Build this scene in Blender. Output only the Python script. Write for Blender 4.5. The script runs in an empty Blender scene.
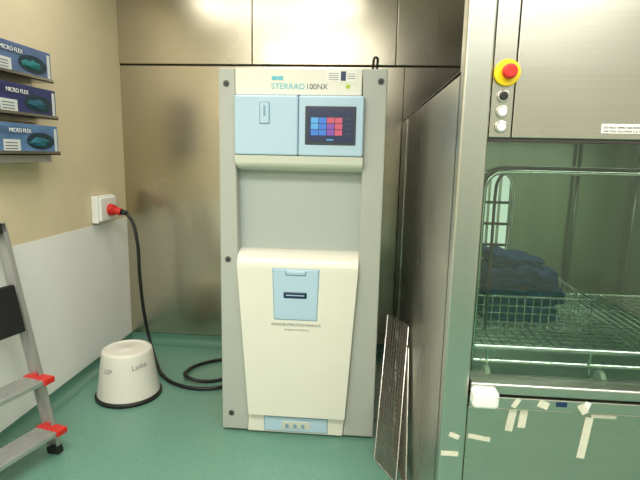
import bpy, bmesh, math, random
from mathutils import Matrix, Vector, noise
random.seed(4)
C = bpy.context.collection
sc = bpy.context.scene
sc.view_settings.view_transform = 'Standard'
sc.view_settings.look = 'None'
sc.view_settings.exposure = 0.0

# ------------------------------------------------------------ materials
def lin(c):
    return tuple(((v/255)/12.92 if v/255 <= 0.04045 else (((v/255)+0.055)/1.055)**2.4) for v in c)
def mat(name, rgb, rough=0.5, metal=0.0, var=0.0, vscale=(8, 8, 8), bump=0.0, bscale=None, emit=None, es=0.0, rvar=0.0, spec=0.5, coat=0.0, bdist=0.01):
    m = bpy.data.materials.new(name); m.use_nodes = True
    nt = m.node_tree; b = nt.nodes['Principled BSDF']
    col = lin(rgb)
    b.inputs['Base Color'].default_value = (*col, 1)
    b.inputs['Roughness'].default_value = rough
    b.inputs['Metallic'].default_value = metal
    b.inputs['Specular IOR Level'].default_value = spec
    b.inputs['Coat Weight'].default_value = coat
    if emit:
        b.inputs['Emission Color'].default_value = (*lin(emit), 1)
        b.inputs['Emission Strength'].default_value = es
    tc = nt.nodes.new('ShaderNodeTexCoord')
    def nz(scale, detail=3):
        mp = nt.nodes.new('ShaderNodeMapping'); mp.inputs['Scale'].default_value = scale
        n = nt.nodes.new('ShaderNodeTexNoise'); n.inputs['Scale'].default_value = 1.0; n.inputs['Detail'].default_value = detail
        nt.links.new(tc.outputs['Object'], mp.inputs['Vector']); nt.links.new(mp.outputs['Vector'], n.inputs['Vector'])
        return n
    n = nz(vscale)
    if var > 0:
        mr = nt.nodes.new('ShaderNodeMapRange')
        mr.inputs['From Min'].default_value = 0.3; mr.inputs['From Max'].default_value = 0.7
        mr.inputs['To Min'].default_value = 1-var; mr.inputs['To Max'].default_value = 1+var
        nt.links.new(n.outputs['Fac'], mr.inputs['Value'])
        mx = nt.nodes.new('ShaderNodeVectorMath'); mx.operation = 'SCALE'
        mx.inputs[0].default_value = col
        nt.links.new(mr.outputs['Result'], mx.inputs['Scale'])
        nt.links.new(mx.outputs['Vector'], b.inputs['Base Color'])
    if rvar > 0:
        nr = nz((2.2, 2.2, 1.3), 2)
        mr = nt.nodes.new('ShaderNodeMapRange')
        mr.inputs['From Min'].default_value = 0.3; mr.inputs['From Max'].default_value = 0.7
        mr.inputs['To Min'].default_value = rough-rvar; mr.inputs['To Max'].default_value = rough+rvar
        nt.links.new(nr.outputs['Fac'], mr.inputs['Value']); nt.links.new(mr.outputs['Result'], b.inputs['Roughness'])
    if bump > 0:
        nb = nz(bscale or vscale, 2)
        bp = nt.nodes.new('ShaderNodeBump'); bp.inputs['Strength'].default_value = bump; bp.inputs['Distance'].default_value = bdist
        nt.links.new(nb.outputs['Fac'], bp.inputs['Height']); nt.links.new(bp.outputs['Normal'], b.inputs['Normal'])
    return m

M_beige = mat('paint_beige', (218, 202, 168), 0.55, var=0.03, vscale=(3, 3, 3), bump=0.05, bscale=(60, 60, 60))
M_whitew = mat('paint_white', (240, 239, 234), 0.45, var=0.03, vscale=(3, 3, 3), bump=0.04, bscale=(60, 60, 60))
M_cream_wall = mat('paint_cream', (214, 212, 202), 0.6, var=0.03)
M_floor = mat('vinyl_green', (104, 148, 130), 0.30, var=0.12, vscale=(90, 90, 90), rvar=0.04, bump=0.02, bscale=(40, 40, 40))
M_cove = mat('vinyl_cove', (88, 130, 114), 0.4, var=0.06, vscale=(60, 60, 60))
M_ceil = mat('ceiling_white', (230, 230, 225), 0.7)
M_steelv = mat('steel_back', (192, 184, 166), 0.25, 1.0, var=0.03, vscale=(1.0, 1.0, 200), rvar=0.05, bump=0.25, bscale=(0.9, 0.9, 2.2), bdist=0.010)
M_steelh = mat('steel_washer', (194, 191, 180), 0.27, 1.0, var=0.04, vscale=(1.0, 1.0, 200), rvar=0.05, bump=0.25, bscale=(1, 1, 3), bdist=0.008)
M_steelp = mat('steel_post', (194, 195, 186), 0.32, 1.0, var=0.02, vscale=(60, 60, 1.5), rvar=0.05)
M_steels = mat('steel_side', (204, 200, 190), 0.29, 1.0, var=0.02, vscale=(1, 120.0, 1.0), rvar=0.05, bump=0.2, bscale=(1, 1, 1), bdist=0.008)
M_steel = mat('steel_plain', (200, 198, 190), 0.25, 1.0)
M_chrome = mat('chrome_wire', (225, 228, 222), 0.2, 1.0)
M_chamber = mat('steel_chamber', (150, 158, 142), 0.30, 1.0, var=0.10, vscale=(10, 10, 1.2), bump=0.25, bscale=(3, 3, 2), bdist=0.006)
M_pipe = mat('steel_pipe', (150, 156, 144), 0.4, 1.0)
M_alu = mat('aluminium', (196, 196, 192), 0.42, 0.8, var=0.06, vscale=(20, 20, 3))
M_mesh = mat('tray_steel', (112, 106, 94), 0.5, 0.5)
M_dark = mat('seam_dark', (52, 48, 42), 0.6)
M_black = mat('rubber_black', (22, 22, 23), 0.45)
M_red = mat('plastic_red', (205, 40, 32), 0.35)
M_yel = mat('plastic_yellow', (240, 205, 20), 0.4)
M_cream = mat('cabinet_cream', (230, 227, 214), 0.34, var=0.01)
M_grey = mat('cabinet_grey', (178, 180, 172), 0.40, var=0.015)
M_recess = mat('cabinet_recess', (176, 182, 177), 0.42)
M_lip = mat('cabinet_lip', (202, 206, 190), 0.38)
M_blue = mat('panel_blue', (180, 206, 224), 0.33)
M_blued = mat('panel_blue_line', (130, 160, 180), 0.4)
M_navy = mat('slot_navy', (25, 50, 85), 0.4)
M_cyan = mat('logo_cyan', (100, 190, 205), 0.5)
M_txt = mat('text_grey', (90, 92, 92), 0.5)
M_faint = mat('ink_faint', (140, 138, 134), 0.6)
M_bezel = mat('screen_bezel', (66, 70, 78), 0.25)
M_white = mat('plastic_white', (238, 238, 232), 0.35)
M_paper = mat('tape_paper', (214, 210, 190), 0.7, var=0.05, vscale=(60, 60, 60))
M_bucket = mat('bucket_ivory', (224, 220, 208), 0.45, var=0.03)
M_wrap = mat('wrap_blue', (10, 50, 88), 0.8, var=0.2, vscale=(12, 12, 30), bump=0.6, bscale=(18, 18, 40), spec=0.2)
M_grn = mat('sticker_green', (170, 200, 40), 0.5)

def emis(name, rgb, s):
    return mat(name, rgb, 0.3, emit=rgb, es=s)
M_ui = [emis('ui_bg', (40, 48, 80), 0.15), emis('ui_blue', (60, 110, 190), 0.4), emis('ui_mag', (120, 70, 150), 0.4), emis('ui_red', (180, 80, 100), 0.4), emis('ui_cyan', (80, 150, 200), 0.4)]
M_port = emis('port_glow', (225, 240, 228), 0.7)

def glassmat(name, tint, refl):
    m = bpy.data.materials.new(name); m.use_nodes = True; nt = m.node_tree; nt.nodes.clear()
    o = nt.nodes.new('ShaderNodeOutputMaterial'); t = nt.nodes.new('ShaderNodeBsdfTransparent'); t.inputs[0].default_value = (*tint, 1)
    g = nt.nodes.new('ShaderNodeBsdfGlossy'); g.inputs['Roughness'].default_value = 0.03; g.inputs[0].default_value = (0.95, 1, 0.95, 1)
    f = nt.nodes.new('ShaderNodeFresnel'); f.inputs[0].default_value = 1.5
    a = nt.nodes.new('ShaderNodeMath'); a.operation = 'ADD'; a.inputs[1].default_value = refl
    mx = nt.nodes.new('ShaderNodeMixShader')
    nt.links.new(f.outputs[0], a.inputs[0]); nt.links.new(a.outputs[0], mx.inputs[0]); nt.links.new(t.outputs[0], mx.inputs[1]); nt.links.new(g.outputs[0], mx.inputs[2])
    nt.links.new(mx.outputs[0], o.inputs[0]); return m
M_glass = glassmat('glass_green', (0.82, 0.91, 0.83), 0.02)

# ------------------------------------------------------------ mesh helpers
def finish(bm, name, m, smooth=False, bevel=0.0, seg=2):
    bmesh.ops.recalc_face_normals(bm, faces=bm.faces[:])
    me = bpy.data.meshes.new(name); bm.to_mesh(me); bm.free()
    ob = bpy.data.objects.new(name, me); C.objects.link(ob)
    if m: me.materials.append(m)
    if smooth:
        for p in me.polygons: p.use_smooth = True
    if bevel > 0:
        md = ob.modifiers.new('bev', 'BEVEL'); md.width = bevel; md.segments = seg; md.limit_method = 'ANGLE'; md.angle_limit = math.radians(40)
    return ob
def addbox(bm, x0, x1, y0, y1, z0, z1):
    vs = [bm.verts.new((x, y, z)) for z in (z0, z1) for y in (y0, y1) for x in (x0, x1)]
    for f in ((0, 1, 3, 2), (4, 6, 7, 5), (0, 4, 5, 1), (1, 5, 7, 3), (3, 7, 6, 2), (2, 6, 4, 0)):
        bm.faces.new([vs[i] for i in f])
def box(name, x0, x1, y0, y1, z0, z1, m, bevel=0.0, seg=2):
    bm = bmesh.new(); addbox(bm, x0, x1, y0, y1, z0, z1); return finish(bm, name, m, bevel=bevel, seg=seg)
def addcyl(bm, p0, p1, r, seg=8, r1=None):
    p0 = Vector(p0); p1 = Vector(p1); d = (p1-p0); q = d.to_track_quat('Z', 'Y'); r1 = r if r1 is None else r1
    a = []; b = []
    for i in range(seg):
        t = 2*math.pi*i/seg; v = Vector((math.cos(t), math.sin(t), 0))
        a.append(bm.verts.new(p0+q@(v*r))); b.append(bm.verts.new(p1+q@(v*r1)))
    for i in range(seg):
        j = (i+1) % seg; bm.faces.new([a[i], a[j], b[j], b[i]])
    bm.faces.new(a[::-1]); bm.faces.new(b)
def cyl(name, p0, p1, r, m, seg=24, r1=None, bevel=0.0):
    bm = bmesh.new(); addcyl(bm, p0, p1, r, seg, r1)
    ob = finish(bm, name, m, bevel=bevel)
    for p in ob.data.polygons: p.use_smooth = len(p.vertices) == 4
    return ob
def addobb(bm, origin, ax, ay, az):
    o = Vector(origin); ax = Vector(ax); ay = Vector(ay); az = Vector(az)
    vs = [bm.verts.new(o+ax*i+ay*j+az*k) for k in (0, 1) for j in (0, 1) for i in (0, 1)]
    for f in ((0, 1, 3, 2), (4, 6, 7, 5), (0, 4, 5, 1), (1, 5, 7, 3), (3, 7, 6, 2), (2, 6, 4, 0)):
        bm.faces.new([vs[i] for i in f])
def obb(name, o, ax, ay, az, m, bevel=0):
    bm = bmesh.new(); addobb(bm, o, ax, ay, az); return finish(bm, name, m, bevel=bevel)
def loft(name, rows, yb, m, bevel=0.0, smooth=False):
    """rows: (z, y_front, x0, x1) from top to bottom, closed back at yb"""
    bm = bmesh.new(); F = []; B = []
    for z, y, x0, x1 in rows:
        F.append((bm.verts.new((x0, y, z)), bm.verts.new((x1, y, z)))); B.append((bm.verts.new((x0, yb, z)), bm.verts.new((x1, yb, z))))
    for i in range(len(rows)-1):
        bm.faces.new([F[i][0], F[i][1], F[i+1][1], F[i+1][0]])
        bm.faces.new([B[i][0], B[i+1][0], B[i+1][1], B[i][1]])
        bm.faces.new([F[i][0], F[i+1][0], B[i+1][0], B[i][0]])
        bm.faces.new([F[i][1], B[i][1], B[i+1][1], F[i+1][1]])
    bm.faces.new([F[0][0], B[0][0], B[0][1], F[0][1]]); bm.faces.new([F[-1][0], F[-1][1], B[-1][1], B[-1][0]])
    ob = finish(bm, name, m, bevel=bevel)
    return ob
def tube(name, pts, r, m, cyc=False, res=8):
    cu = bpy.data.curves.new(name, 'CURVE'); cu.dimensions = '3D'; cu.bevel_depth = r; cu.bevel_resolution = 4; cu.resolution_u = res
    s = cu.splines.new('BEZIER'); s.bezier_points.add(len(pts)-1); s.use_cyclic_u = cyc
    for bp, p in zip(s.bezier_points, pts):
        bp.co = p; bp.handle_left_type = bp.handle_right_type = 'AUTO'
    cu.use_fill_caps = True
    o = bpy.data.objects.new(name+'_c', cu); C.objects.link(o)
    bpy.context.view_layer.update()
    me = bpy.data.meshes.new_from_object(o.evaluated_get(bpy.context.evaluated_depsgraph_get()))
    bpy.data.objects.remove(o)
    ob = bpy.data.objects.new(name, me); C.objects.link(ob); me.materials.clear(); me.materials.append(m)
    for p in me.polygons: p.use_smooth = True
    return ob
def textmesh(body, size, width=None, ext=0.0006):
    cu = bpy.data.curves.new('t', 'FONT'); cu.body = body; cu.size = size; cu.extrude = ext
    o = bpy.data.objects.new('t', cu); C.objects.link(o); bpy.context.view_layer.update()
    me = bpy.data.meshes.new_from_object(o.evaluated_get(bpy.context.evaluated_depsgraph_get()))
    bpy.data.objects.remove(o)
    if width:
        w = max(v.co.x for v in me.vertices)-min(v.co.x for v in me.vertices)
        for v in me.vertices: v.co.x *= width/w
    return me
def text_y(name, body, x, y, z, size, m, width=None):
    me = textmesh(body, size, width); me.materials.clear(); me.materials.append(m)
    for v in me.vertices:
        a, b, c = v.co; v.co = (x+a, y-c, z+b)
    ob = bpy.data.objects.new(name, me); C.objects.link(ob); return ob
def text_x(name, body, x, y, z, size, m, width=None):
    me = textmesh(body, size, width); me.materials.clear(); me.materials.append(m)
    for v in me.vertices:
        a, b, c = v.co; v.co = (x+c, y+a, z+b)
    ob = bpy.data.objects.new(name, me); C.objects.link(ob); return ob
def lathe(name, prof, cx, cy, m, seg=64):
    bm = bmesh.new(); R = []
    for r, z in prof:
        R.append([bm.verts.new((cx+r*math.cos(2*math.pi*i/seg), cy+r*math.sin(2*math.pi*i/seg), z)) for i in range(seg)])
    for a, b in zip(R, R[1:]):
        for i in range(seg):
            j = (i+1) % seg; bm.faces.new([a[i], a[j], b[j], b[i]])
    bm.faces.new(R[0][::-1]); bm.faces.new(R[-1])
    ob = finish(bm, name, m, smooth=True)
    md = ob.modifiers.new('es', 'EDGE_SPLIT'); md.split_angle = math.radians(35)
    return ob
def group(name, parts):
    e = bpy.data.objects.new(name, None); C.objects.link(e); e.empty_display_size = 0.1
    for p in parts: p.parent = e
    return e

# ------------------------------------------------------------ room
XL, YB, ZC = -1.67, 3.45, 2.7
XR, YR = 2.6, -2.6
box('floor', XL-0.1, XR+0.1, YR-0.1, YB+0.1, -0.1, 0, M_floor)
box('ceiling', XL-0.1, XR+0.1, YR-0.1, YB+0.1, ZC, ZC+0.1, M_ceil)
wl = [box('paint_upper', XL-0.1, XL, YR, YB, 0.94, ZC, M_beige), box('paint_lower', XL-0.1, XL+0.002, YR, YB, 0, 0.94, M_whitew)]
group('wall_left', wl)
box('wall_rear', XL-0.1, XR+0.1, YR-0.1, YR, 0, ZC, M_cream_wall)
group('door_1', [box('leaf', -0.3, 0.7, YR, YR+0.04, 0.0, 2.1, mat('door_paint', (120, 128, 120), 0.4)), box('frame_a', -0.38, -0.3, YR, YR+0.06, 0, 2.18, M_steelp), box('frame_b', 0.7, 0.78, YR, YR+0.06, 0, 2.18, M_steelp), box('frame_c', -0.3, 0.7, YR, YR+0.06, 2.1, 2.18, M_steelp)])
box('wall_right', XR, XR+0.1, YR, YB, 0, ZC, M_cream_wall)
P = []
P.append(box('backing', XL-0.1, XR+0.1, YB+0.012, YB+0.1, 0, ZC, M_dark))
for a, b in ((XL, -0.752), (-0.748, 0.198), (0.202, 1.2), (1.204, XR)):
    P.append(box('panel_top', a, b, YB-0.012, YB+0.012, 1.995, ZC, M_steelv, 0.003))
for a, b in ((XL, 0.26), (0.264, XR)):
    P.append(box('panel_low', a, b, YB, YB+0.012, 0.0, 1.985, M_steelv, 0.002))
group('wall_back', P)
def covemesh(name, kind):
    bm = bmesh.new(); prof = []
    for i in range(7):
        t = math.pi/2*i/6; prof.append((0.06*(1-math.sin(t)), 0.06*(1-math.cos(t))))
    prof.append((0.0, 0.075)); prof = [(max(d, 0.004), z+0.001) for d, z in prof]
    A = []; B = []
    for d, z in prof:
        if kind == 'L': A.append(bm.verts.new((XL+d, YR, z))); B.append(bm.verts.new((XL+d, YB, z)))
        else: A.append(bm.verts.new((XL, YB-d, z))); B.append(bm.verts.new((0.26, YB-d, z)))
    for i in range(len(A)-1): bm.faces.new([A[i], B[i], B[i+1], A[i+1]])
    return finish(bm, name, M_cove, smooth=True)
covemesh('baseboard_left', 'L'); covemesh('baseboard_back', 'B')

def lumin(x, y, w, d, p, col=(1, 0.97, 0.905)):
    fr = box('housing', x-w/2-0.03, x+w/2+0.03, y-d/2-0.03, y+d/2+0.03, ZC-0.05, ZC-0.001, M_white, 0.005)
    L = bpy.data.lights.new('lamp', 'AREA'); L.shape = 'RECTANGLE'; L.size = w; L.size_y = d; L.energy = p; L.color = col
    lo = bpy.data.objects.new('lamp', L); lo.location = (x, y, ZC-0.056); C.objects.link(lo)
    group('ceiling_light', [fr, lo])
lumin(-0.6, 0.6, 1.4, 0.5, 51)
lumin(1.2, 0.2, 1.4, 0.5, 30)  # extra unseen luminaire at right front, added to lower the contrast
lumin(-0.6, -1.4, 1.4, 0.5, 52)
lumin(1.2, -1.4, 1.4, 0.5, 26)
lumin(-0.75, 2.4, 1.4, 0.5, 14)  # weak extra light over the cabinet, added out of view to soften contrast

# ------------------------------------------------------------ sterilizer cabinet
S = []
x0, x1 = -0.666, 0.104; yf = 2.33
S.append(box('carcass', x0+0.004, x1-0.004, 2.42, 3.38, 0.03, 1.775, M_grey, 0.01))
def column(name, outer, ins, top):
    bm = bmesh.new(); F = []; B = []
    for z, xi in ins:
        F.append((bm.verts.new((outer, yf, z)), bm.verts.new((xi, yf, z)))); B.append((bm.verts.new((outer, 2.43, z)), bm.verts.new((xi, 2.43, z))))
    for i in range(len(ins)-1):
        bm.faces.new([F[i][0], F[i][1], F[i+1][1], F[i+1][0]]); bm.faces.new([B[i][0], B[i][1], B[i+1][1], B[i+1][0]])
        bm.faces.new([F[i][0], F[i+1][0], B[i+1][0], B[i][0]]); bm.faces.new([F[i][1], F[i+1][1], B[i+1][1], B[i][1]])
    bm.faces.new([F[0][0], F[0][1], B[0][1], B[0][0]]); bm.faces.new([F[-1][0], F[-1][1], B[-1][1], B[-1][0]])
    return finish(bm, name, M_grey, bevel=0.006)
S.append(column('column_a', x0, [(1.79, -0.588), (1.40, -0.586), (0.95, -0.580), (0.12, -0.525), (0.012, -0.535)], 0))
S.append(column('column_b', x1, [(1.79, -0.008), (1.40, 0.004), (0.95, 0.003), (0.12, -0.040), (0.012, -0.048)], 0))
S.append(box('header', -0.5865, -0.0085, yf-0.002, 2.43, 1.672, 1.788, M_cream, 0.004))
S.append(box('fascia_a', -0.584, -0.2915, yf-0.035, 2.43, 1.402, 1.668, M_blue, 0.008, 3))
S.append(box('fascia_b', -0.2885, 0.004, yf-0.035, 2.43, 1.402, 1.668, M_blue, 0.008, 3))
S.append(box('fascia_back', -0.58, 0.0, yf-0.02, 2.42, 1.404, 1.664, M_blued))
rows = [(1.400, yf-0.034, -0.584, 0.005)]
for i in range(1, 9):
    t = i/8*math.pi/2
    rows.append((1.375-0.045*math.sin(t), yf-0.034+0.07*(1-math.cos(t)), -0.584+0.02*i/8, 0.005))
S.append(loft('fascia_lip', rows, 2.43, M_lip))
S.append(box('slot_frame', -0.468, -0.420, yf-0.0385, yf-0.030, 1.540, 1.638, M_blued, 0.003))
S.append(box('slot_face', -0.464, -0.424, yf-0.0405, yf-0.030, 1.544, 1.634, M_blue, 0.003))
S.append(box('slot_grip', -0.449, -0.439, yf-0.0425, yf-0.030, 1.575, 1.622, M_blued, 0.002))
S.append(box('screen_bezel', -0.259, -0.030, yf-0.041, yf-0.03, 1.452, 1.622, M_bezel, 0.004))
S.append(box('screen_glass', -0.247, -0.042, yf-0.0425, yf-0.04, 1.464, 1.612, M_ui[0]))
tiles = [[1, 1, 2, 3], [4, 1, 2, 3], [4, 1, 3, 3]]
for r in range(3):
    for c in range(4):
        S.append(box('screen_tile', -0.232+c*0.036, -0.232+c*0.036+0.033, yf-0.0435, yf-0.042, 1.494+r*0.027, 1.494+r*0.027+0.024, M_ui[tiles[r][c]]))
for r in range(4):
    S.append(box('screen_line', -0.080, -0.052, yf-0.0435, yf-0.042, 1.50+r*0.022, 1.503+r*0.022, M_txt))
S.append(box('screen_bar', -0.16, -0.13, yf-0.0435, yf-0.042, 1.472, 1.478, M_ui[4]))
S.append(box('recess', -0.590, 0.01, 2.40, 2.425, 0.90, 1.36, M_recess))
rows = []
zt = 0.948
for i in range(0, 9):
    t = i/8*math.pi/2
    rows.append((zt-0.080*(1-math.cos(t)), 2.385-0.085*math.sin(t), -0.578, 0.002))
def dx(z):
    k = (0.872-z)/(0.872-0.125); return -0.578+0.053*k, 0.002-0.042*k
for z in (0.6, 0.35, 0.112):
    a, b = dx(z); rows.append((z, 2.300, a, b))
S.append(loft('door', rows, 2.42, M_cream, bevel=0.004))
S.append(loft('handle_plate', [(0.870, 2.2965, -0.403, -0.183), (0.62, 2.2965, -0.394, -0.190)], 2.31, M_blue, bevel=0.004))
S.append(loft('handle_line', [(0.873, 2.2985, -0.407, -0.179), (0.616, 2.2985, -0.398, -0.186)], 2.31, M_blued, bevel=0.004))
S.append(box('handle_slot', -0.353, -0.236, 2.293, 2.31, 0.725, 0.760, M_navy, 0.012, 4))
S.append(box('handle_glint', -0.338, -0.250, 2.2915, 2.31, 0.741, 0.745, M_blue))
S.append(box('handle_tab', -0.345, -0.240, 2.293, 2.31, 0.836, 0.864, M_blued, 0.01, 3))
S.append(box('handle_tab_face', -0.341, -0.244, 2.2915, 2.31, 0.840, 0.866, M_blue, 0.01, 3))
S.append(text_y('door_text', 'ADVANCED STERILIZATION PRODUCTS', -0.41, 2.2995, 0.588, 0.018, M_txt, 0.24))
S.append(text_y('door_text_small', 'DIVISION OF ETHICON INC', -0.345, 2.2995, 0.565, 0.010, M_txt, 0.12))
S.append(loft('kick', [(0.106, 2.325, -0.527, -0.043), (0.011, 2.325, -0.534, -0.050)], 2.42, M_cream, bevel=0.004))
S.append(box('kick_plate_line', -0.449, -0.125, 2.321, 2.33, 0.019, 0.099, M_blued, 0.004))
S.append(box('kick_plate', -0.446, -0.128, 2.319, 2.33, 0.022, 0.096, M_blue, 0.004))
S.append(box('kick_opening', -0.36, -0.21, 2.317, 2.33, 0.035, 0.080, M_lip, 0.008, 3))
for dxk in (-0.33, -0.29, -0.25):
    S.append(cyl('kick_socket', (dxk, 2.318, 0.055), (dxk, 2.313, 0.055), 0.010, M_blued, 16))
for sx, sz in ((-0.628, 1.72), (-0.628, 0.90), (-0.618, 0.10), (0.075, 1.735)):
    S.append(cyl('screw', (sx, yf+0.001, sz), (sx, yf-0.003, sz), 0.015, M_txt, 20))
    S.append(cyl('screw_head', (sx, yf, sz), (sx, yf-0.006, sz), 0.009, M_dark, 6))
yt = yf-0.003
S.append(text_y('name_text', 'STERRAD', -0.421, yt, 1.699, 0.034, M_cyan, 0.152))
S.append(text_y('model_text', '100NX', -0.262, yt, 1.699, 0.034, M_txt, 0.092))
S.append(box('logo_a', -0.418, -0.392, yt-0.001, yf, 1.737, 1.755, M_cyan, 0.003)); S.append(box('logo_b', -0.39, -0.366, yt-0.001, yf, 1.737, 1.755, M_cyan, 0.003))
S.append(box('label', -0.165, -0.035, yt-0.001, yf, 1.732, 1.780, M_white)); S.append(box('label_blue', -0.105, -0.082, yt-0.002, yf, 1.736, 1.777, M_navy))
for k in range(4): S.append(box('label_line', -0.16, -0.115, yt-0.002, yf, 1.74+0.009*k, 1.742+0.009*k, M_txt))
for k in range(3): S.append(box('label_line', -0.076, -0.04, yt-0.002, yf, 1.745+0.01*k, 1.747+0.01*k, M_txt))
S.append(cyl('sticker_round', (-0.072, yf, 1.712), (-0.072, yt-0.001, 1.712), 0.010, M_grn, 20))
S.append(box('plinth', x0+0.03, x1-0.03, 2.40, 3.34, 0.0, 0.04, M_black))
S.append(tube('top_cable', [(0.045, 2.50, 1.77), (0.04, 2.46, 1.83), (0.05, 2.45, 1.86), (0.058, 2.47, 1.82), (0.058, 2.52, 1.77)], 0.006, M_black))
group('plasma_sterilizer', S)

# ------------------------------------------------------------ washer with glass door
W = []
xa, yw = 0.26, 1.40
xe = 1.60
W.append(box('side_panel', xa, xa+0.015, yw+0.03, 3.40, 0.0, 1.64, M_steels, 0.003))
W.append(box('side_trim', xa-0.004, xa, 3.0, 3.02, 0.0, 1.62, M_steel))
W.append(box('top_panel', xa, xe, yw+0.03, 3.40, 1.625, 1.64, M_steels, 0.003))
W.append(box('corner_post', xa, 0.333, yw-0.012, yw+0.05, 0.0, ZC-0.002, M_steelp, 0.006, 3))
W.append(box('control_panel', 0.337, 0.394, yw, yw+0.04, 1.462, ZC-0.002, M_steelh, 0.002))
W.append(box('upper_panel', 0.397, xe, yw, yw+0.04, 1.462, ZC-0.002, M_steelh, 0.002))
W.append(box('front_backing', 0.30, xe, yw+0.035, yw+0.05, 1.47, ZC-0.01, M_dark))
W.append(box('header_edge', 0.335, xe, yw+0.004, yw+0.05, 1.452, 1.461, M_dark))
W.append(box('end_panel', xe-0.02, xe, yw+0.03, 3.40, 0.0, 1.62, M_steels))
W.append(box('chamber_back', 0.34, xe-0.05, 2.40, 2.42, 0.70, 1.50, M_chamber))
W.append(box('chamber_left', 0.335, 0.343, yw+0.05, 2.42, 0.70, 1.50, M_chamber))
W.append(box('chamber_right', 1.46, 1.47, yw+0.05, 2.42, 0.70, 1.50, M_chamber))
W.append(box('chamber_floor', 0.335, 1.47, yw+0.03, 2.42, 0.70, 0.715, M_chamber))
W.append(box('chamber_top', 0.335, 1.47, yw+0.03, 2.42, 1.50, 1.515, M_chamber))
W.append(box('far_port', 0.545, 0.69, 2.392, 2.40, 0.90, 1.33, M_port, 0.004))
W.append(tube('far_port_rim', [(0.535, 2.39, 0.92), (0.535, 2.39, 1.28), (0.56, 2.39, 1.335), (0.67, 2.39, 1.335), (0.70, 2.39, 1.29), (0.70, 2.39, 0.92)], 0.008, M_chrome))
for bx in (0.592, 0.64): W.append(box('far_port_bar', bx, bx+0.012, 2.385, 2.392, 0.90, 1.33, M_steelp))
for bz in (1.0, 1.10, 1.20): W.append(box('far_port_bar', 0.545, 0.69, 2.385, 2.392, bz, bz+0.012, M_dark))
for k in range(2):
    W.append(cyl('spray_pipe', (0.98+0.26*k, 2.37, 0.72), (0.98+0.26*k, 2.37, 1.49), 0.008, M_pipe, 12))
def arch(name, xl, xr, zb, zt, y, r, rad, m):
    pts = [(xl, y, zb), (xl, y, (zb+zt)/2), (xl, y, zt-rad)]
    for i in range(1, 5):
        t = math.pi/2*i/5; pts.append((xl+rad*(1-math.cos(t)), y, zt-rad+rad*math.sin(t)))
    pts += [(xl+rad, y, zt), ((xl+xr)/2, y, zt), (xr, y, zt)]
    return tube(name, pts, r, m, res=4)
W.append(arch('door_frame', 0.362, 1.45, 0.76, 1.368, 1.50, 0.006, 0.05, M_chrome))
W.append(arch('door_gasket', 0.352, 1.45, 0.76, 1.380, 1.49, 0.006, 0.055, M_black))
W.append(arch('door_frame_inner', 0.425, 1.45, 0.85, 1.375, 1.62, 0.005, 0.06, M_dark))
W.append(box('glass_door', 0.336, xe-0.03, yw+0.015, yw+0.021, 0.765, 1.455, M_glass))
W.append(box('sill', 0.336, xe, yw-0.02, yw+0.06, 0.738, 0.770, M_steelp, 0.006, 3))
W.append(box('sill_gap', 0.336, xe, yw+0.002, yw+0.05, 0.728, 0.738, M_dark))
W.append(box('sill_lower', 0.336, xe, yw-0.012, yw+0.05, 0.692, 0.728, M_steelp, 0.004))
W.append(box('lower_panel', 0.336, xe, yw, yw+0.04, 0.03, 0.688, M_steelh, 0.003))
W.append(cyl('stop_collar', (0.371, yw+0.002, 1.628), (0.371, yw-0.012, 1.628), 0.034, M_yel, 40, bevel=0.003))
W.append(cyl('stop_stem', (0.371, yw-0.010, 1.628), (0.371, yw-0.030, 1.628), 0.015, M_red, 32))
W.append(cyl('stop_button', (0.371, yw-0.022, 1.628), (0.371, yw-0.042, 1.628), 0.020, M_red, 40, r1=0.0175, bevel=0.004))
for i, (z, m) in enumerate(((1.569, M_black), (1.529, M_white), (1.490, M_white))):
    W.append(cyl('button_ring', (0.367, yw+0.002, z), (0.367, yw-0.006, z), 0.0165, M_steel, 32, bevel=0.002))
    W.append(cyl('button_cap', (0.367, yw-0.004, z), (0.367, yw-0.010, z), 0.011, m, 32, bevel=0.002))
W.append(box('notice', 0.625, 0.80, yw-0.001, yw, 1.478, 1.502, M_white))
W.append(text_y('notice_text', 'DO NOT OPEN THE DOOR WHILE RUNNING', 0.63, yw-0.0015, 1.490, 0.008, M_txt, 0.16))
W.append(text_y('notice_text2', 'NE PAS OUVRIR LA PORTE', 0.63, yw-0.0015, 1.481, 0.007, M_txt, 0.12))
def tape(x, z, w, h, a, m=M_paper, y=yw-0.0012):
    bm = bmesh.new(); addbox(bm, -w/2, w/2, -0.0006, 0.0006, -h/2, h/2)
    bmesh.ops.rotate(bm, verts=bm.verts, cent=(0, 0, 0), matrix=Matrix.Rotation(math.radians(a), 3, 'Y'))
    bmesh.ops.translate(bm, verts=bm.verts, vec=(x, y, z)); return finish(bm, 'tape', m)
for t in ((0.462, 0.655, 0.022, 0.075, 8), (0.495, 0.660, 0.022, 0.060, 5), (0.675, 0.61, 0.022, 0.13, 6), (0.720, 0.680, 0.07, 0.010, 0)):
    W.append(tape(*t))
W.append(tape(0.468, 0.712, 0.014, 0.030, 30, M_paper, yw-0.0132)); W.append(tape(0.545, 0.712, 0.03, 0.022, 20, M_paper, yw-0.0132))
W.append(tape(0.595, 0.715, 0.03, 0.014, 0, M_navy, yw-0.0132))
W.append(tape(0.664, 0.715, 0.018, 0.026, 20, M_white, yw-0.0132))
W.append(tape(0.655, 0.705, 0.02, 0.03, -35, M_paper, yw-0.0133))
W.append(tape(0.300, 0.598, 0.030, 0.014, 20, M_paper, yw-0.0132)); W.append(tape(0.375, 0.590, 0.065, 0.014, 8))
W.append(box('sensor_block', 0.335, 0.408, yw-0.062, yw-0.013, 0.71, 0.762, M_white, 0.012, 4))
W.append(tape(0.29, 0.54, 0.05, 0.014, 0, M_paper, yw-0.0132))
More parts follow.
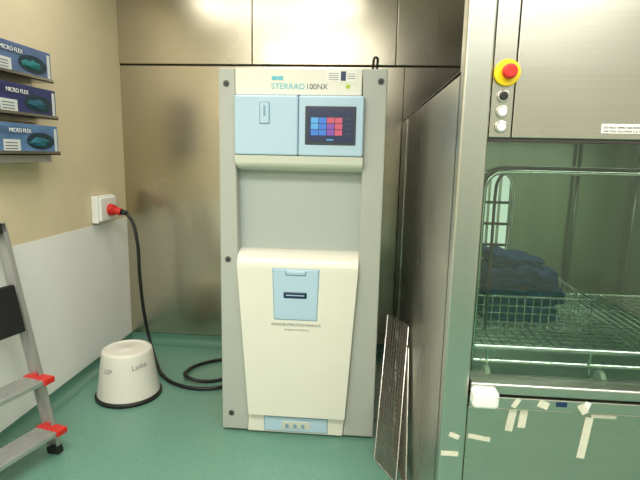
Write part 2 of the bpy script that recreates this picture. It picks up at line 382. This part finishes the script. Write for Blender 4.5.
cl = bpy.data.lights.new('chamber_fill', 'AREA'); cl.shape = 'RECTANGLE'; cl.size = 0.8; cl.size_y = 0.1; cl.energy = 3.0; cl.color = (0.94, 1, 0.94)  # fill light added under the chamber top to brighten the inside
co = bpy.data.objects.new('chamber_fill', cl); co.location = (0.9, 1.70, 1.495); C.objects.link(co); W.append(co)
group('instrument_washer', W)

bm = bmesh.new()
rx0, rx1, ry0, ry1, rz = 0.36, 1.40, 1.475, 2.15, 0.845
n = 34
for i in range(n+1):
    x = rx0+(rx1-rx0)*i/n; addcyl(bm, (x, ry0, rz), (x, ry1, rz), 0.0022, 6)
for j in range(19):
    y = ry0+(ry1-ry0)*j/18; addcyl(bm, (rx0, y, rz-0.003), (rx1, y, rz-0.003), 0.0022 if j % 6 else 0.005, 6)
for y in (ry0, ry1):
    addcyl(bm, (rx0, y, rz), (rx1, y, rz), 0.006, 8); addcyl(bm, (rx0, y, rz-0.045), (rx1, y, rz-0.045), 0.006, 8)
for x in (rx0, rx1): addcyl(bm, (x, ry0, rz), (x, ry1, rz), 0.006, 8)
for x in (0.40, 0.70, 1.0, 1.3):
    for y in (ry0, ry1): addcyl(bm, (x, y, rz), (x, y, rz-0.09), 0.004, 6)
g1 = finish(bm, 'grid', M_chrome)
parts = [g1]
for x in (0.40, 0.735, 1.3):
    for y in (ry0, ry1): parts.append(cyl('roller', (x-0.008, y, 0.757), (x+0.008, y, 0.757), 0.029, M_white, 24, bevel=0.003))
parts.append(box('rail', 0.36, 1.44, ry0-0.01, ry0+0.02, 0.7155, 0.728, M_steel))
group('wire_rack', parts)
bm = bmesh.new()
bx0, bx1, by0, by1, bz0, bz1 = 0.390, 0.755, 1.62, 1.94, 0.854, 0.965
for z, r in ((bz0, 0.002), (bz1, 0.004), ((bz0+bz1)/2, 0.002), (bz0+0.08, 0.002), (bz0+0.025, 0.002)):
    for p, q in (((bx0, by0), (bx1, by0)), ((bx1, by0), (bx1, by1)), ((bx1, by1), (bx0, by1)), ((bx0, by1), (bx0, by0))):
        addcyl(bm, (*p, z), (*q, z), r, 6)
for i in range(15):
    x = bx0+(bx1-bx0)*i/14
    for y in (by0, by1): addcyl(bm, (x, y, bz0), (x, y, bz1), 0.0017, 6)
    addcyl(bm, (x, by0, bz0), (x, by1, bz0), 0.0015, 6)
for i in range(12):
    y = by0+(by1-by0)*i/11
    for x in (bx0, bx1): addcyl(bm, (x, y, bz0), (x, y, bz1), 0.0017, 6)
group('wire_basket', [finish(bm, 'wires', M_chrome)])
def pack(name, cx, cy, cz, sx, sy, sz, rot, sd, tilt=0):
    bm = bmesh.new(); bmesh.ops.create_cube(bm, size=2)
    bmesh.ops.subdivide_edges(bm, edges=bm.edges[:], cuts=18, use_grid_fill=True)
    for v in bm.verts:
        p = v.co.copy()
        l = max(1e-6, (abs(p.x)**8+abs(p.y)**8+abs(p.z)**8)**(1/8)); p = p/l
        nn = noise.noise(p*2.0+Vector((sd, 0, 0)))*0.12
        p *= 1+nn
        q = Vector((p.x*sx, p.y*sy, p.z*sz))
        q.z += sz*0.45*noise.noise(Vector((q.x*28, q.y*10, sd)))*(1 if p.z > 0 else 0.2)
        q.y += 0.008*noise.noise(Vector((q.x*40, q.z*40, sd)))
        v.co = q
    bmesh.ops.rotate(bm, verts=bm.verts, cent=(0, 0, 0), matrix=Matrix.Rotation(math.radians(tilt), 3, 'Y')@Matrix.Rotation(math.radians(rot), 3, 'Z'))
    bmesh.ops.translate(bm, verts=bm.verts, vec=(cx, cy, cz)); return finish(bm, name, M_wrap, smooth=True)
group('wrapped_instrument_packs', [pack('pack_a', 0.55, 1.78, 0.891, 0.125, 0.12, 0.030, 2, 1), pack('pack_b', 0.495, 1.78, 0.950, 0.078, 0.115, 0.034, -4, 5, 4), pack('pack_c', 0.615, 1.78, 0.946, 0.076, 0.105, 0.034, 6, 9, -5),
    pack('pack_d', 0.50, 1.78, 1.012, 0.088, 0.11, 0.034, 5, 13, -6), pack('pack_e', 0.61, 1.78, 1.008, 0.076, 0.095, 0.032, -8, 17, 7), pack('pack_f', 0.535, 1.79, 1.060, 0.09, 0.09, 0.020, 8, 21, 7)])

# ------------------------------------------------------------ wire-mesh trays leaning in the gap beside the washer
def tray(name, nb, fb, lean, thick, nx, nz, m, r=0.002):
    nb, fb, lean = Vector(nb), Vector(fb), Vector(lean); nt_ = nb+lean; ft = fb+lean; bm = bmesh.new()
    for i in range(nx+1):
        t = i/nx; addcyl(bm, nb.lerp(fb, t), nt_.lerp(ft, t), r, 5)
    for j in range(nz+1):
        t = j/nz; addcyl(bm, nb.lerp(nt_, t), fb.lerp(ft, t), r, 5)
    ob = finish(bm, 'mesh_sheet', m)
    bm = bmesh.new()
    for a, b in ((nb, fb), (fb, ft), (ft, nt_), (nt_, nb)): addcyl(bm, a, b, thick, 10)
    fr = finish(bm, 'frame', M_steel)
    return group(name, [ob, fr])
tray('mesh_tray', (0.196, 1.99, 0.006), (0.108, 2.16, 0.006), (0.052, 0.30, 0.61), 0.004, 9, 30, M_mesh, 0.0027)
tray('mesh_tray', (0.236, 1.95, 0.006), (0.200, 2.20, 0.006), (0.010, 0.27, 0.53), 0.004, 9, 26, M_mesh, 0.0022)

# ------------------------------------------------------------ bucket
bcx, bcy = -1.315, 2.65
def rb(z): return 0.172-0.034*(z-0.03)/0.25
prof = [(0.17, 0.0), (0.184, 0.003), (0.186, 0.016), (0.178, 0.022)]
bk = [lathe('rim', prof, bcx, bcy, M_black)]
prof = [(0.17, 0.021), (0.174, 0.026), (0.172, 0.04), (rb(0.1), 0.10), (rb(0.2), 0.20), (rb(0.27), 0.27), (0.136, 0.281), (0.130, 0.286), (0.118, 0.288), (0.112, 0.282), (0.02, 0.282), (0.015, 0.285), (0.001, 0.285)]
bk.append(lathe('body', prof, bcx, bcy, M_bucket))
def wraptext(body, size, ang0, z0, sl=0):
    me = textmesh(body, size, None, 0.0003); me.materials.clear(); me.materials.append(M_faint)
    for v in me.vertices:
        a, b, c = v.co; z = z0+b+a*sl; r = rb(z)+0.0012+c; t = ang0+a/rb(z)
        v.co = (bcx+r*math.cos(t), bcy+r*math.sin(t), z)
    ob = bpy.data.objects.new('writing', me); C.objects.link(ob); return ob
toc = math.atan2(-bcy, -bcx)
bk.append(wraptext('Leika', 0.042, toc+0.12, 0.20, 0.1)); bk.append(wraptext('LSP', 0.036, toc-0.95, 0.185, 0.0))
group('bucket', bk)

# ------------------------------------------------------------ socket, plug and cable
so = [box('back_box', XL+0.002, XL+0.045, 2.975, 3.195, 0.955, 1.125, M_white, 0.006, 3), box('cover', XL+0.045, XL+0.062, 2.985, 3.185, 0.965, 1.115, M_white, 0.01, 3)]
so.append(cyl('socket_ring', (XL+0.058, 3.09, 1.035), (XL+0.085, 3.09, 1.030), 0.038, M_red, 32, bevel=0.003))
group('wall_socket', so)
pl = [cyl('plug_body', (XL+0.080, 3.09, 1.031), (XL+0.140, 3.09, 1.02), 0.027, M_red, 28, r1=0.024, bevel=0.004), cyl('plug_collar', (XL+0.085, 3.09, 1.030), (XL+0.098, 3.09, 1.028), 0.035, M_red, 28, bevel=0.003),
      cyl('plug_gland', (XL+0.135, 3.09, 1.021), (XL+0.18, 3.09, 1.012), 0.020, M_black, 20, r1=0.014)]
cab = [(XL+0.17, 3.09, 1.014), (-1.465, 3.09, 0.97), (-1.43, 3.08, 0.85), (-1.425, 3.09, 0.60), (-1.42, 3.12, 0.35), (-1.39, 3.13, 0.14), (-1.31, 3.04, 0.03), (-1.20, 2.88, 0.013), (-1.06, 2.77, 0.013), (-0.90, 2.74, 0.013),
       (-0.78, 2.79, 0.013), (-0.70, 2.90, 0.013), (-0.72, 3.08, 0.013), (-0.85, 3.18, 0.013), (-0.99, 3.12, 0.013), (-1.07, 2.97, 0.02), (-1.02, 2.83, 0.035), (-0.90, 2.84, 0.013), (-0.76, 2.96, 0.013), (-0.70, 3.2, 0.013), (-0.69, 3.38, 0.02), (-0.66, 3.415, 0.03)]
pl.append(tube('cable', cab, 0.011, M_black, res=10))
group('power_cable', pl)

# ------------------------------------------------------------ glove boxes in wall holder
def gbox(i, zc, ymax, bandcol, gcol):
    xo = XL+0.115; h = 0.068; y0, y1 = ymax-0.46, ymax
    Mb = mat('carton_%d' % i, bandcol, 0.5, var=0.25, vscale=(9, 9, 14)); Ml = mat('carton_label_%d' % i, (205, 208, 205), 0.5)
    ps = [box('carton', XL+0.012, xo, y0, y1, zc-h, zc+h, Mb, 0.002)]
    ps.append(box('carton_stripe', xo-0.001, xo+0.0012, y0+0.005, y1-0.20, zc+0.020, zc+0.050, mat('carton_ink_bg_%d' % i, tuple(int(c*0.8) for c in bandcol), 0.5)))
    bm = bmesh.new(); seg = 32
    vs = [bm.verts.new((xo+0.0015, y1-0.14+0.105*math.cos(2*math.pi*k/seg), zc-0.008+0.040*math.sin(2*math.pi*k/seg))) for k in range(seg)]; bm.faces.new(vs)
    ps.append(finish(bm, 'opening', mat('opening_%d' % i, (24, 50, 62), 0.5)))
    bm = bmesh.new(); bmesh.ops.create_uvsphere(bm, u_segments=32, v_segments=18, radius=1)
    for v in bm.verts:
        p = v.co; k = 1+0.35*noise.noise(p*2.5+Vector((i*3, 0, 0)))+0.15*noise.noise(p*6)
        v.co = (xo-0.006+p.x*0.014*k, y1-0.15+p.y*0.075*k, zc-0.012+p.z*0.026*k)
    ps.append(finish(bm, 'gloves', mat('glove_%d' % i, gcol, 0.6), smooth=True))
    ps.append(text_x('carton_text', 'MICRO FLEX', xo+0.0016, y1-0.36, zc+0.028, 0.026, M_white, 0.15))
    ps.append(box('carton_panel', xo-0.001, xo+0.001, y1-0.40, y1-0.29, zc-0.055, zc-0.005, Ml))
    for q in range(3): ps.append(box('carton_line', xo-0.001, xo+0.0016, y1-0.39, y1-0.31, zc-0.048+0.013*q, zc-0.044+0.013*q, M_txt))
    ps.append(box('carton_strip_end', xo-0.001, xo+0.001, y1-0.030, y1-0.010, zc-0.055, zc+0.055, Ml))
    ps.append(box('holder_base', XL+0.001, xo+0.008, y0-0.005, y1+0.003, zc-h-0.006, zc-h-0.001, M_steel))
    ps.append(box('holder_back', XL+0.001, XL+0.008, y0-0.005, y1+0.003, zc-h-0.02, zc+h+0.005, M_steel))
    ps.append(box('holder_lip', xo+0.004, xo+0.008, y0-0.005, y1+0.003, zc-h-0.006, zc-h+0.012, M_steel))
    if i == 2: ps.append(box('holder_drop', XL+0.012, xo-0.01, y0-0.005, y1-0.05, zc-h-0.04, zc-h-0.007, M_alu))
    return group('glove_box', ps)
gbox(0, 1.805, 2.475, (84, 104, 140), (28, 110, 112)); gbox(1, 1.628, 2.495, (48, 52, 100), (26, 84, 104)); gbox(2, 1.453, 2.495, (84, 118, 158), (30, 100, 115))

# ------------------------------------------------------------ step ladder leaning at the left wall
lad = []
foot = Vector((-1.385, 2.06, 0.0)); wd = Vector((-0.25, -0.97, 0)).normalized(); ld = Vector((-0.97, 0.25, 0)).normalized()
up = (Vector((0, 0, 1))+ld*0.225).normalized(); dep = wd.cross(up).normalized()
if dep.dot(ld) < 0: dep = -dep
Lh = 1.10; w = 0.42
for k in (0, 1):
    f = foot+wd*(w*k)
    bm = bmesh.new(); s = 1 if k == 0 else -1
    addobb(bm, f-dep*0.03, wd*s*0.003, dep*0.06, up*Lh)
    addobb(bm, f-dep*0.03, wd*s*0.022, dep*0.004, up*Lh)
    addobb(bm, f+dep*0.026, wd*s*0.022, dep*0.004, up*Lh)
    lad.append(finish(bm, 'rail', M_alu))
    lad.append(obb('rail_foot', f-dep*0.034-wd*0.005*s, wd*s*0.034, dep*0.068, up*0.035, M_black, 0.003))
for z in (0.135, 0.375):
    o = foot+up*(z/up.z); hd = ld
    lad.append(obb('tread', o+wd*0.012-hd*0.085-Vector((0, 0, 0.02)), wd*(w-0.024), hd*0.12, Vector((0, 0, 0.02)), M_alu, 0.002))
    for q in range(4):
        lad.append(obb('tread_rib', o+wd*0.03-hd*(0.075-0.027*q), wd*(w-0.06), hd*0.006, Vector((0, 0, 0.002)), M_alu))
    for k in (0, 1):
        lad.append(obb('tread_cap', o+wd*(w*k)+wd*(-0.004 if k == 0 else -0.05)-hd*0.095-Vector((0, 0, 0.024)), wd*0.054, hd*0.135, Vector((0, 0, 0.028)), M_red, 0.004))
lad.append(obb('platform', foot+up*0.60+wd*0.04-dep*0.045, wd*(w-0.08), dep*0.03, up*0.22, M_black, 0.008))
lad.append(obb('top_brace', foot+up*(Lh-0.05)-dep*0.03, wd*w, dep*0.05, up*0.05, M_black, 0.006))
group('step_ladder', lad)

# ------------------------------------------------------------ world + camera
wd_ = bpy.data.worlds.new('World'); sc.world = wd_; wd_.use_nodes = True
wd_.node_tree.nodes['Background'].inputs[0].default_value = (0.8, 0.85, 0.9, 1); wd_.node_tree.nodes['Background'].inputs[1].default_value = 0.3
cam = bpy.data.cameras.new('camera'); cam.lens = 28.125; cam.sensor_width = 36; cam.clip_start = 0.05
co = bpy.data.objects.new('camera', cam); C.objects.link(co)
R = Matrix.Rotation(math.radians(4.5), 4, 'Z')@Matrix.Rotation(math.radians(90-9.6), 4, 'X')@Matrix.Rotation(math.radians(1.2), 4, 'Z')
co.matrix_world = Matrix.Translation((0, 0, 1.405))@R
sc.camera = co
